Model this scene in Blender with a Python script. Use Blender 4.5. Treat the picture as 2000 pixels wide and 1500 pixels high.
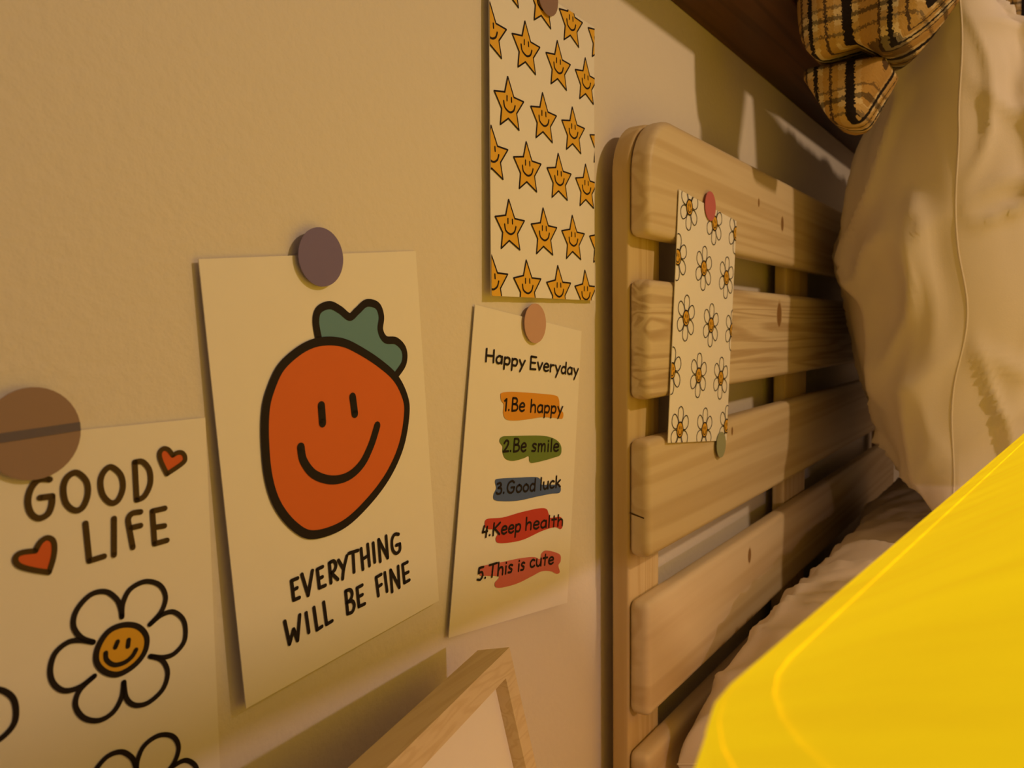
import bpy, bmesh, math, random
from mathutils import Vector, Matrix, noise
from mathutils.geometry import tessellate_polygon

for o in list(bpy.data.objects):
    bpy.data.objects.remove(o, do_unlink=True)
scene = bpy.context.scene
COL = scene.collection

# ------------------------------------------------------------------ camera
# x runs along the wall, y = 0 is the wall (room at negative y), z is up
F, CAMD, ZC = 1560.0, 0.29, 0.95
CAM = Vector((0, -CAMD, ZC))
ex = Vector((1070, -114, F)).normalized()
_a = 228.0
ez = -Vector((_a, (F * F + _a * 1070) / 114, F)).normalized()
ey = ez.cross(ex)
right = Vector((ex.x, ey.x, ez.x)); down = Vector((ex.y, ey.y, ez.y)); fwd = Vector((ex.z, ey.z, ez.z))
cd = bpy.data.cameras.new('camera'); cam = bpy.data.objects.new('camera', cd); COL.objects.link(cam)
cam.matrix_world = Matrix(((right.x, -down.x, -fwd.x, CAM.x), (right.y, -down.y, -fwd.y, CAM.y),
                           (right.z, -down.z, -fwd.z, CAM.z), (0, 0, 0, 1)))
cd.sensor_width = 36; cd.lens = F / 2000 * 36; cd.clip_start = .01
cd.dof.use_dof = True; cd.dof.focus_distance = .47; cd.dof.aperture_fstop = 16.0
scene.camera = cam

# ------------------------------------------------------------------ world, light, exposure
w = bpy.data.worlds.new('room_ambient'); scene.world = w; w.use_nodes = True
w.node_tree.nodes['Background'].inputs[0].default_value = (1.0, .68, .48, 1)
w.node_tree.nodes['Background'].inputs[1].default_value = .13
vs = scene.view_settings
vs.view_transform = 'Standard'; vs.look = 'None'; vs.gamma = 1; vs.exposure = 0; vs.use_curve_mapping = False
PENDANT = Vector((.64, -.98, ZC + .60)); PENDANT_W = 15.2; PENDANT_C = (1.0, .685, .42)
BULB = Vector((.40, -.45, ZC - .100)); BULB_W = 1.0; BULB_C = (1.0, .70, .78)

# ------------------------------------------------------------------ helpers
def ray(u, v):
    r = Vector((u - 1000, v - 750, F)); return Vector((r.dot(ex), r.dot(ey), r.dot(ez)))
def at(u, v, y=0.0):
    r = ray(u, v); return CAM + r * ((y + CAMD) / r.y)

def mesh_obj(name, verts, faces, mat=None, parent=None, smooth=False):
    me = bpy.data.meshes.new(name); me.from_pydata([tuple(v) for v in verts], [], faces); me.update()
    if smooth:
        for p in me.polygons: p.use_smooth = True
    o = bpy.data.objects.new(name, me); COL.objects.link(o)
    if mat: me.materials.append(mat)
    if parent: o.parent = parent
    return o
def bm_obj(name, bm, mat=None, parent=None, smooth=False):
    me = bpy.data.meshes.new(name); bmesh.ops.recalc_face_normals(bm, faces=bm.faces[:]); bm.to_mesh(me); bm.free()
    if smooth:
        for p in me.polygons: p.use_smooth = True
    o = bpy.data.objects.new(name, me); COL.objects.link(o)
    if mat: me.materials.append(mat)
    if parent: o.parent = parent
    return o
def thing(name, label, cat, group=None):
    o = bpy.data.objects.new(name, None); COL.objects.link(o); o.empty_display_size = .05
    return tag(o, label, cat, group)
def tag(o, label, cat, group=None):
    o['label'] = label; o['category'] = cat
    if group: o['group'] = group
    return o
def struct(o, label=None):
    o['kind'] = 'structure'
    if label: o['label'] = label
    return o
def box_bm(x0, x1, y0, y1, z0, z1, bevel=0, seg=3):
    bm = bmesh.new(); bmesh.ops.create_cube(bm, size=1)
    for v in bm.verts:
        v.co = Vector(((x0 + x1) / 2 + v.co.x * (x1 - x0), (y0 + y1) / 2 + v.co.y * (y1 - y0), (z0 + z1) / 2 + v.co.z * (z1 - z0)))
    if bevel: bmesh.ops.bevel(bm, geom=bm.edges[:], offset=bevel, segments=seg, profile=.5, affect='EDGES')
    return bm
def lathe_bm(prof, n=32, c=(0, 0, 0)):
    bm = bmesh.new(); rings = []
    for r, z in prof:
        rings.append([bm.verts.new((c[0] + r * math.cos(2 * math.pi * i / n), c[1] + r * math.sin(2 * math.pi * i / n), c[2] + z)) for i in range(n)])
    for a, b in zip(rings, rings[1:]):
        for i in range(n): bm.faces.new((a[i], a[(i + 1) % n], b[(i + 1) % n], b[i]))
    if prof[0][0] > 1e-4: bm.faces.new(rings[0][::-1])
    if prof[-1][0] > 1e-4: bm.faces.new(rings[-1])
    bmesh.ops.remove_doubles(bm, verts=bm.verts[:], dist=1e-5)
    return bm
def tube_bm(pts, r, n=8):
    bm = bmesh.new(); rings = []
    for i, p in enumerate(pts):
        t = (pts[min(i + 1, len(pts) - 1)] - pts[max(i - 1, 0)]).normalized()
        s = t.cross(Vector((0, 0, 1)))
        if s.length < 1e-3: s = t.cross(Vector((1, 0, 0)))
        s.normalize(); q = s.cross(t)
        rings.append([bm.verts.new(p + (s * math.cos(2 * math.pi * k / n) + q * math.sin(2 * math.pi * k / n)) * r) for k in range(n)])
    for a, b in zip(rings, rings[1:]):
        for k in range(n): bm.faces.new((a[k], a[(k + 1) % n], b[(k + 1) % n], b[k]))
    bm.faces.new(rings[0][::-1]); bm.faces.new(rings[-1])
    return bm

# ------------------------------------------------------------------ materials
def new_mat(name):
    m = bpy.data.materials.new(name); m.use_nodes = True
    return m, m.node_tree, m.node_tree.nodes['Principled BSDF']
def flat(name, col, rough=.6, spec=.3):
    m, nt, b = new_mat(name)
    b.inputs['Base Color'].default_value = (*col, 1); b.inputs['Roughness'].default_value = rough
    b.inputs['Specular IOR Level'].default_value = spec
    n = nt.nodes.new('ShaderNodeTexNoise'); n.inputs['Scale'].default_value = 90
    mx = nt.nodes.new('ShaderNodeMix'); mx.data_type = 'RGBA'; mx.inputs[0].default_value = .5
    tc = nt.nodes.new('ShaderNodeTexCoord'); nt.links.new(tc.outputs['Object'], n.inputs['Vector'])
    rp = nt.nodes.new('ShaderNodeMapRange'); rp.inputs[3].default_value = 0; rp.inputs[4].default_value = .12
    nt.links.new(n.outputs[0], rp.inputs[0]); nt.links.new(rp.outputs[0], mx.inputs[0])
    mx.inputs[6].default_value = (*col, 1); mx.inputs[7].default_value = (*[c * .8 for c in col], 1)
    nt.links.new(mx.outputs[2], b.inputs['Base Color'])
    return m
def add_bump(nt, b, scale, strength, dist=.001, detail=3, stretch=None):
    tc = nt.nodes.new('ShaderNodeTexCoord'); n = nt.nodes.new('ShaderNodeTexNoise')
    n.inputs['Scale'].default_value = scale; n.inputs['Detail'].default_value = detail
    if stretch:
        mp = nt.nodes.new('ShaderNodeMapping'); mp.inputs['Scale'].default_value = stretch
        nt.links.new(tc.outputs['Object'], mp.inputs[0]); nt.links.new(mp.outputs[0], n.inputs['Vector'])
    else: nt.links.new(tc.outputs['Object'], n.inputs['Vector'])
    bp = nt.nodes.new('ShaderNodeBump'); bp.inputs['Strength'].default_value = strength; bp.inputs['Distance'].default_value = dist
    nt.links.new(n.outputs[0], bp.inputs['Height']); nt.links.new(bp.outputs[0], b.inputs['Normal'])
def wall_mat(name, col):
    m = flat(name, col, .75, .25); nt = m.node_tree; add_bump(nt, nt.nodes['Principled BSDF'], 190, .35, .0016, 4); return m
def cloth_mat(name, col):
    m = flat(name, col, .9, .1); nt = m.node_tree; add_bump(nt, nt.nodes['Principled BSDF'], 900, .15, .0006, 2); return m
def wood_mat(name, light, dark, axis='X', scale=1.0, knots=(), seed=0.0, rough=.5):
    """pine: rings sampled from a distorted axis-stretched field, with optional knots given in object space (x, z, radius)"""
    m, nt, b = new_mat(name); N, L = nt.nodes.new, nt.links.new
    tc = N('ShaderNodeTexCoord'); mp = N('ShaderNodeMapping')
    st = {'X': (1.1, 24, 34), 'Z': (34, 24, 1.1), 'Y': (24, 1.1, 34)}[axis]
    mp.inputs['Scale'].default_value = [s * scale for s in st]; mp.inputs['Location'].default_value = (seed, seed * 1.7, seed * .6)
    L(tc.outputs['Object'], mp.inputs[0])
    n1 = N('ShaderNodeTexNoise'); n1.inputs['Scale'].default_value = 1.0; n1.inputs['Detail'].default_value = 2; n1.inputs['Distortion'].default_value = .4
    L(mp.outputs[0], n1.inputs['Vector'])
    mul = N('ShaderNodeMath'); mul.operation = 'MULTIPLY'; mul.inputs[1].default_value = 46
    L(n1.outputs[0], mul.inputs[0]); sn = N('ShaderNodeMath'); sn.operation = 'SINE'; L(mul.outputs[0], sn.inputs[0])
    rg = N('ShaderNodeMapRange'); rg.inputs[1].default_value = -.4; rg.inputs[2].default_value = 1; rg.inputs[3].default_value = 0; rg.inputs[4].default_value = .42
    L(sn.outputs[0], rg.inputs[0])
    n2 = N('ShaderNodeTexNoise'); n2.inputs['Scale'].default_value = 7; n2.inputs['Detail'].default_value = 5
    L(mp.outputs[0], n2.inputs['Vector'])
    ad = N('ShaderNodeMath'); ad.operation = 'MULTIPLY_ADD'; ad.inputs[1].default_value = .5
    L(n2.outputs[0], ad.inputs[0]); L(rg.outputs[0], ad.inputs[2])
    val = ad.outputs[0]
    for kx, kz, kr in knots:
        sub = N('ShaderNodeVectorMath'); sub.operation = 'SUBTRACT'; sub.inputs[1].default_value = (kx, 0, kz); L(tc.outputs['Object'], sub.inputs[0])
        sc = N('ShaderNodeVectorMath'); sc.operation = 'MULTIPLY'; sc.inputs[1].default_value = (1 / kr, 0, .62 / kr); L(sub.outputs[0], sc.inputs[0])
        ln = N('ShaderNodeVectorMath'); ln.operation = 'LENGTH'; L(sc.outputs[0], ln.inputs[0])
        mr = N('ShaderNodeMapRange'); mr.interpolation_type = 'SMOOTHSTEP'; mr.inputs[1].default_value = .7; mr.inputs[2].default_value = 1.5; mr.inputs[3].default_value = 1.1; mr.inputs[4].default_value = 0
        L(ln.outputs['Value'], mr.inputs[0])
        mxx = N('ShaderNodeMath'); mxx.operation = 'MAXIMUM'; L(val, mxx.inputs[0]); L(mr.outputs[0], mxx.inputs[1]); val = mxx.outputs[0]
    cr = N('ShaderNodeValToRGB'); cr.color_ramp.elements[0].color = (*light, 1); cr.color_ramp.elements[1].color = (*dark, 1)
    cr.color_ramp.elements[0].position = .2; cr.color_ramp.elements[1].position = .9
    if knots: cr.color_ramp.elements.new(1.0).color = (.26, .14, .05, 1)
    L(val, cr.inputs[0]); L(cr.outputs[0], b.inputs['Base Color'])
    b.inputs['Roughness'].default_value = rough; b.inputs['Specular IOR Level'].default_value = .35
    bp = N('ShaderNodeBump'); bp.inputs['Strength'].default_value = .12; bp.inputs['Distance'].default_value = .0006
    L(val, bp.inputs['Height']); L(bp.outputs[0], b.inputs['Normal'])
    return m
def plaid_mat(name):
    """woven check: tan ground, orange and cream bands, thin black stripes; uses the mesh's own uv (metres)"""
    m, nt, b = new_mat(name); N, L = nt.nodes.new, nt.links.new
    uv = N('ShaderNodeUVMap'); sep = N('ShaderNodeSeparateXYZ'); L(uv.outputs[0], sep.inputs[0])
    wn = N('ShaderNodeTexNoise'); wn.inputs['Scale'].default_value = 520; L(uv.outputs[0], wn.inputs['Vector'])
    def bands(src):
        s = N('ShaderNodeMath'); s.operation = 'MULTIPLY'; s.inputs[1].default_value = 1 / .062; L(src, s.inputs[0])
        j = N('ShaderNodeMath'); j.operation = 'MULTIPLY_ADD'; j.inputs[1].default_value = .10; L(wn.outputs[0], j.inputs[0]); L(s.outputs[0], j.inputs[2])
        fr = N('ShaderNodeMath'); fr.operation = 'FRACT'; L(j.outputs[0], fr.inputs[0])
        cr = N('ShaderNodeValToRGB'); cr.color_ramp.interpolation = 'CONSTANT'
        el = cr.color_ramp.elements
        stops = [(0, (.42, .25, .08)), (.16, (.60, .45, .24)), (.24, (.02, .015, .015)), (.36, (.62, .48, .28)), (.46, (.44, .28, .09)), (.54, (.08, .05, .03)), (.575, (.46, .29, .10)),
                 (.66, (.66, .56, .38)), (.73, (.025, .02, .018)), (.79, (.62, .50, .30)), (.88, (.10, .06, .03)), (.915, (.44, .27, .09))]
        el[0].position, el[0].color = 0, (*stops[0][1], 1); el[1].position, el[1].color = stops[1][0], (*stops[1][1], 1)
        for p, c in stops[2:]:
            e = el.new(p); e.color = (*c, 1)
        L(fr.outputs[0], cr.inputs[0]); return cr.outputs[0]
    a = bands(sep.outputs[0]); c = bands(sep.outputs[1])
    mx = N('ShaderNodeMix'); mx.data_type = 'RGBA'; mx.blend_type = 'MULTIPLY'; mx.inputs[0].default_value = .8
    mx2 = N('ShaderNodeMix'); mx2.data_type = 'RGBA'; mx2.inputs[0].default_value = .5
    L(a, mx2.inputs[6]); L(c, mx2.inputs[7])
    dk = N('ShaderNodeMix'); dk.data_type = 'RGBA'; dk.blend_type = 'DARKEN'; dk.inputs[0].default_value = .72
    L(a, dk.inputs[6]); L(c, dk.inputs[7])
    L(dk.outputs[2], b.inputs['Base Color'])
    b.inputs['Roughness'].default_value = .95; b.inputs['Specular IOR Level'].default_value = .05
    bp = N('ShaderNodeBump'); bp.inputs['Strength'].default_value = .5; bp.inputs['Distance'].default_value = .001
    L(wn.outputs[0], bp.inputs['Height']); L(bp.outputs[0], b.inputs['Normal'])
    return m

M = {}
M['wall'] = wall_mat('painted_plaster', (.80, .73, .64))
M['floor'] = wood_mat('floor_wood', (.40, .25, .14), (.22, .12, .06), 'X', .6)
M['paper'] = flat('card_paper', (.90, .85, .77), .55, .3)
M['paper_white'] = flat('print_paper', (.90, .86, .80), .6, .2)
M['ink'] = flat('black_ink', (.016, .010, .010), .6, .2)
M['brown_ink'] = flat('dark_olive_ink', (.075, .043, .010), .6, .2)
M['carrot'] = flat('orange_red_ink', (.72, .155, .03), .6)
M['leaf'] = flat('teal_ink', (.135, .29, .38), .6)
M['heart'] = flat('red_orange_ink', (.70, .13, .03), .6)
M['yolk'] = flat('mustard_ink', (.74, .40, .03), .6)
M['star'] = flat('golden_ink', (.83, .47, .04), .6)
M['b_orange'] = flat('amber_marker', (.76, .33, .03), .6)
M['b_green'] = flat('green_marker', (.15, .23, .045), .6)
M['b_blue'] = flat('blue_marker', (.08, .13, .34), .6)
M['b_red'] = flat('red_marker', (.58, .055, .035), .6)
M['b_pink'] = flat('rose_marker', (.66, .16, .15), .6)
M['s_purple'] = flat('purple_sticker', (.20, .155, .32), .5)
M['s_peach'] = flat('peach_sticker', (.60, .36, .27), .5)
M['s_brown'] = flat('mauve_brown_tape', (.31, .20, .17), .35)
M['s_gap_shade'] = flat('card_gap_shade', (.13, .105, .15), .4)  # dark tone standing in for shade in the gap at the card edge
M['s_rose'] = flat('rose_sticker', (.58, .15, .16), .5)
M['s_green'] = flat('sage_sticker', (.34, .36, .22), .5)
PINE_L, PINE_D = (.80, .58, .33), (.50, .28, .10)
M['post'] = wood_mat('pine_post', (.66, .51, .27), (.54, .37, .16), 'Z', 1.0, seed=3.3)
M['frame_wood'] = wood_mat('frame_pale_wood', (.74, .60, .36), (.64, .48, .25), 'X', 2.6, seed=1.2, rough=.42)
M['dark_wood'] = wood_mat('dark_shelf_wood', (.11, .042, .018), (.045, .016, .008), 'X', .8, seed=5.1, rough=.5)
M['linen'] = cloth_mat('white_cotton', (.74, .66, .57))
M['linen2'] = cloth_mat('white_sheet_cotton', (.72, .64, .57))
M['plaid'] = plaid_mat('plaid_wool')
M['metal'] = flat('brass_metal', (.45, .33, .18), .35, .6)
M['wire'] = flat('black_wire', (.03, .02, .02), .5)

# ------------------------------------------------------------------ structure
struct(bm_obj('wall_back', box_bm(-1.2, 2.75, 0, .12, 0, 2.45), M['wall']), 'cream textured wall behind the cards and headboard')
struct(bm_obj('wall_right', box_bm(2.65, 2.75, -2.6, 0, 0, 2.45), M['wall']), 'plain end wall beyond the bed')
struct(bm_obj('floor', box_bm(-1.2, 2.75, -2.6, .12, -.06, 0), M['floor']), 'brown wooden floor')
struct(bm_obj('ceiling', box_bm(-1.2, 2.75, -2.6, .12, 2.45, 2.5), M['wall']), 'plain ceiling')

# ------------------------------------------------------------------ headboard
HB_X0, HB_X1 = .5386, 1.62
Y_POST_B, Y_POST_F, Y_SLAT_F = -.0122, -.0262, -.043
def profile_prism(name, outline, y0, y1, mat, parent, bevel=.004):
    """outline in (x, z); solid between y0 and y1 with eased edges"""
    bm = bmesh.new()
    a = [bm.verts.new((x, y0, z)) for x, z in outline]; b = [bm.verts.new((x, y1, z)) for x, z in outline]
    n = len(outline); bm.faces.new(a); bm.faces.new(b[::-1])
    for i in range(n): bm.faces.new((a[i], b[i], b[(i + 1) % n], a[(i + 1) % n]))
    bmesh.ops.recalc_face_normals(bm, faces=bm.faces[:])
    if bevel:
        es = [e for e in bm.edges if (e.verts[0].co.y == e.verts[1].co.y)]
        bmesh.ops.bevel(bm, geom=es, offset=bevel, segments=4, profile=.5, affect='EDGES')
    o = bm_obj(name, bm, mat, parent)
    for p in o.data.polygons: p.use_smooth = True
    o.data.set_sharp_from_angle(angle=math.radians(40))
    return o
def rect_outline(x0, x1, z0, z1, r, corners='tl tr bl br', R=None):
    R = R or {}
    out = []
    for nm, cx, cz, sx, sz, a0 in (('bl', x0, z0, 1, 1, 180), ('br', x1, z0, -1, 1, 270), ('tr', x1, z1, -1, -1, 0), ('tl', x0, z1, 1, -1, 90)):
        rr = R.get(nm, r); k = 12 if rr > .02 else 4
        for i in range(k + 1):
            t = math.radians(a0 + 90 * i / k)
            out.append((cx + sx * rr + rr * math.cos(t), cz + sz * rr + rr * math.sin(t)))
    return out
hb = thing('bed_headboard', 'pale pine headboard of wide horizontal slats standing against the wall', 'headboard')
TOPZ = ZC + .1572
for x0, x1, R in ((HB_X0, .5945, {'tl': .042}), (.9522, 1.047, None), (HB_X1 - .056, HB_X1, {'tr': .042})):
    profile_prism('post', rect_outline(x0, x1, .02, TOPZ if R else TOPZ - .012, .003, R=R), Y_POST_B, Y_POST_F, M['post'], hb, .002)
slat_z = [(.0682, .1572), (-.0518, .0370), (-.1711, -.0817), (-.2935, -.2046), (-.4115, -.3225), (-.531, -.442)]
def knot(u, v, r): k = at(u, v, Y_SLAT_F); return (k.x, k.z - ZC, r)
slat_knots = [[knot(1528, 437, .0052), knot(1482, 396, .0028)], [knot(1522, 615, .0085)], [knot(1430, 842, .0026)], [knot(1464, 1085, .0050)], [], []]
for i, ((z0, z1), kn) in enumerate(zip(slat_z, slat_knots)):
    mt = wood_mat('pine_slat_%s' % 'abcdef'[i], (.70, .57, .37) if i != 1 else (.70, .58, .39), (.56, .41, .22) if i != 1 else (.42, .28, .14),
                  'X', [.75, 1.25, .6, .55, .6, .6][i], [(kx, ZC + kz, kr) for kx, kz, kr in kn], seed=2.1 * i + .4)
    profile_prism('slat', rect_outline(HB_X0, HB_X1, ZC + z0, ZC + z1, .0062, R={'tl': .042, 'tr': .042} if i == 0 else None),
                  Y_POST_F, Y_SLAT_F, mt, hb, .0055)
# drying crack in the end of the third slat
crk = mesh_obj('end_crack', [(HB_X0 - .0002, Y_POST_F - .001, ZC - .1365), (HB_X0 - .0002, Y_SLAT_F + .004, ZC - .1395), (HB_X0 - .0002, Y_SLAT_F + .004, ZC - .1405), (HB_X0 - .0002, Y_POST_F - .001, ZC - .138)],
               [(0, 1, 2, 3)], M['brown_ink'], hb)

# ------------------------------------------------------------------ cards with printed faces
def sh_clip(poly, s0, s1, t0, t1):
    def clip(p, f, inter):
        out = []
        for i in range(len(p)):
            a, b = p[i - 1], p[i]; fa, fb = f(a), f(b)
            if fa >= 0:
                if fb >= 0: out.append(b)
                else: out.append(inter(a, b, fa, fb))
            elif fb >= 0: out.append(inter(a, b, fa, fb)); out.append(b)
        return out
    def it(a, b, fa, fb):
        k = fa / (fa - fb); return (a[0] + (b[0] - a[0]) * k, a[1] + (b[1] - a[1]) * k)
    for f in (lambda p: p[0] - s0, lambda p: s1 - p[0], lambda p: p[1] - t0, lambda p: t1 - p[1]):
        if not poly: return []
        poly = clip(poly, f, it)
    return poly
def catmull(pts, closed=False, n=8):
    if len(pts) < 3: return list(pts)
    out = []; N = len(pts); rng = N if closed else N - 1
    for i in range(rng):
        if closed: p0, p1, p2, p3 = pts[i - 1], pts[i], pts[(i + 1) % N], pts[(i + 2) % N]
        else: p0, p1, p2, p3 = pts[max(i - 1, 0)], pts[i], pts[i + 1], pts[min(i + 2, N - 1)]
        for k in range(n):
            t = k / n
            out.append(tuple(.5 * (2 * p1[j] + (p2[j] - p0[j]) * t + (2 * p0[j] - 5 * p1[j] + 4 * p2[j] - p3[j]) * t * t + (3 * p1[j] - p0[j] - 3 * p2[j] + p3[j]) * t ** 3) for j in (0, 1)))
    if not closed: out.append(tuple(pts[-1]))
    return out

class Card:
    """a sheet of card held just off the wall; (s, t) in 0..1 runs from its top-left corner"""
    def __init__(self, name, label, cat, px, lift, mat, base_y=0.0, group=None, W=.133, H=.199):
        self.W, self.H = W, H
        self.c = [at(u, v, base_y - l) for (u, v), l in zip(px, lift)]      # TL TR BR BL
        self.root = tag(bpy.data.objects.new(name, None), label, cat, group); COL.objects.link(self.root)
        vs_, fs = [], []; n, m_ = 8, 12
        for k, off in ((0, 0.0), (1, .0005)):
            for j in range(m_ + 1):
                for i in range(n + 1): vs_.append(self.p(i / n, j / m_) + Vector((0, off, 0)))
        L = (n + 1) * (m_ + 1)
        for j in range(m_):
            for i in range(n):
                a = j * (n + 1) + i; fs.append((a, a + n + 1, a + n + 2, a + 1)); fs.append((L + a, L + a + 1, L + a + n + 2, L + a + n + 1))
        rim = [i for i in range(n + 1)] + [j * (n + 1) + n for j in range(1, m_ + 1)] + [m_ * (n + 1) + i for i in range(n - 1, -1, -1)] + [j * (n + 1) for j in range(m_ - 1, 0, -1)]
        for a, b in zip(rim, rim[1:] + rim[:1]): fs.append((a, b, L + b, L + a))
        mesh_obj('sheet', vs_, fs, mat, self.root)
    def p(self, s, t):
        a, b, c, d = self.c
        return a * ((1 - s) * (1 - t)) + b * (s * (1 - t)) + c * (s * t) + d * ((1 - s) * t)
    def st(self, u, v):
        """where the line of sight through a pixel meets the sheet (Newton)"""
        s = t = .5; r = ray(u, v)
        for _ in range(12):
            P = self.p(s, t); d = P - CAM; k = d.y / r.y
            e0, e1 = d.x - r.x * k, d.z - r.z * k
            h = 1e-4; def_ = []
            for ds, dt in ((h, 0), (0, h)):
                Q = self.p(s + ds, t + dt) - CAM; kq = Q.y / r.y
                def_.append(((Q.x - r.x * kq - e0) / h, (Q.z - r.z * kq - e1) / h))
            (a, c), (b, d2) = def_; det = a * d2 - b * c
            s -= (e0 * d2 - b * e1) / det; t -= (a * e1 - c * e0) / det
        return (s, t)
    def px(self, pts): return [(lambda q: (q[0] * self.W, q[1] * self.H))(self.st(*p)) for p in pts]
    # --- printing: polygons in metres on the sheet
    def begin(self): self.v, self.f = [], []
    def poly(self, poly, off):
        e = .0001
        for P in [poly]:
            tri = tessellate_polygon([[Vector((x, y, 0)) for x, y in P]])
            b = len(self.v)
            for x, y in P: self.v.append(self.p(x / self.W, y / self.H) + Vector((0, -off, 0)))
            for t in tri: self.f.append(tuple(b + i for i in t))
    def fill(self, P, off=.0003, cell=.025):
        xs = [p[0] for p in P]; ys = [p[1] for p in P]
        x0, x1, y0, y1 = max(min(xs), 0), min(max(xs), self.W), max(min(ys), 0), min(max(ys), self.H)
        if x1 <= x0 or y1 <= y0: return
        nx, ny = max(1, math.ceil((x1 - x0) / cell)), max(1, math.ceil((y1 - y0) / cell))
        for i in range(nx):
            for j in range(ny):
                q = sh_clip(P, x0 + (x1 - x0) * i / nx, x0 + (x1 - x0) * (i + 1) / nx, y0 + (y1 - y0) * j / ny, y0 + (y1 - y0) * (j + 1) / ny)
                q2 = [p for k, p in enumerate(q) if abs(p[0] - q[k - 1][0]) + abs(p[1] - q[k - 1][1]) > 1e-7]
                if len(q2) >= 3: self.poly(q2, off)
    def stroke(self, pts, wd, off=.0005, closed=False):
        r = wd / 2; N = len(pts)
        if N < 2: return
        L, Rr = [], []
        for i in range(N):
            a = pts[i - 1] if (i > 0 or closed) else pts[i]; b = pts[(i + 1) % N] if (i < N - 1 or closed) else pts[i]
            dx, dy = b[0] - a[0], b[1] - a[1]; l = math.hypot(dx, dy) or 1e-9
            L.append((pts[i][0] - dy / l * r, pts[i][1] + dx / l * r)); Rr.append((pts[i][0] + dy / l * r, pts[i][1] - dx / l * r))
        quads = [[L[i], L[(i + 1) % N], Rr[(i + 1) % N], Rr[i]] for i in range(N if closed else N - 1)]
        if not closed:
            for c in (pts[0], pts[-1]): quads.append([(c[0] + r * math.cos(k * math.pi / 6), c[1] + r * math.sin(k * math.pi / 6)) for k in range(12)])
        for q in quads:
            q = sh_clip(q, 0, self.W, 0, self.H)
            if len(q) >= 3:
                b = len(self.v)
                for x, y in q: self.v.append(self.p(x / self.W, y / self.H) + Vector((0, -off, 0)))
                self.f.append(tuple(range(b, b + len(q))))
    def end(self, name, mat, parent=None):
        if not self.f: return None
        return mesh_obj(name, self.v, self.f, mat, parent or self.root)
    # convenience
    def pfill(self, name, pix, mat, off=.0003, smooth=True):
        self.begin(); P = self.px(pix); self.fill(catmull(P, True) if smooth else P, off); return self.end(name, mat)
    def pstrokes(self, name, strokes, wd, mat, off=.0005, closed=False, smooth=True):
        self.begin()
        for s in strokes:
            P = self.px(s); self.stroke(catmull(P, closed) if smooth else P, wd, off, closed)
        return self.end(name, mat)

def Z(ox, oy, sc): return lambda *p: [(ox + x / sc, oy + y / sc) for x, y in p]

STICKER_R = .0128
def sticker(name, label, card, u, v, y, mat, r=STICKER_R, group='round paper stickers holding up the cards'):
    """a thin disc pressed over the card's edge"""
    c = at(u, v, y)
    bm = bmesh.new(); n = 40
    f = [bm.verts.new((c.x + r * math.cos(2 * math.pi * i / n), c.y, c.z + r * math.sin(2 * math.pi * i / n))) for i in range(n)]
    b = [bm.verts.new((p.co.x, c.y + .0004, p.co.z)) for p in f]
    bm.faces.new(f); bm.faces.new(b[::-1])
    for i in range(n): bm.faces.new((f[i], b[i], b[(i + 1) % n], f[(i + 1) % n]))
    o = bm_obj(name, bm, mat); return tag(o, label, 'sticker', group), c

# --- carrot card
carrot = Card('carrot_card', 'cream card with a smiling orange carrot and the words EVERYTHING WILL BE FINE', 'card',
              [(388, 506), (812, 490), (857.5, 1173), (481, 1384)], (.0030, .0012, .0035, .0065), M['paper'], group='illustrated cards stuck on the wall')
body = [(640, 666), (671, 670), (702, 685), (739, 709), (770, 737), (788, 771), (793, 805), (783, 867), (758, 925), (719, 978), (669, 1024), (611, 1044), (574, 1028), (541, 987), (523, 933), (516, 863), (517, 803), (526, 763), (546, 719), (578, 688), (609, 671)]
leaf = [(622, 664), (616, 628), (622, 605), (643, 596), (663, 605), (682, 619), (697, 607), (715, 592), (736, 597), (744, 618), (742, 644), (752, 663), (773, 666), (788, 683), (788, 709), (771, 735)]
carrot.pfill('leaf_print', leaf + [(735, 705), (690, 680), (650, 668)], M['leaf'], .00025)
carrot.pstrokes('leaf_outline_print', [leaf], .0040, M['ink'], .0004)
carrot.pfill('carrot_print', body, M['carrot'], .00055)
carrot.pstrokes('carrot_outline_print', [body], .0043, M['ink'], .0007, True)
carrot.pstrokes('face_print', [[(625.7, 792), (627, 810), (628, 826)], [(686.8, 775), (689, 792), (691, 808)],
                [(585.5, 873), (591, 900), (611.5, 926), (644.6, 937), (677.6, 930), (704.5, 906), (723, 869), (735, 831)]], .0044, M['ink'], .0008)
z4 = Z(380, 780, 2.419)
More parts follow.
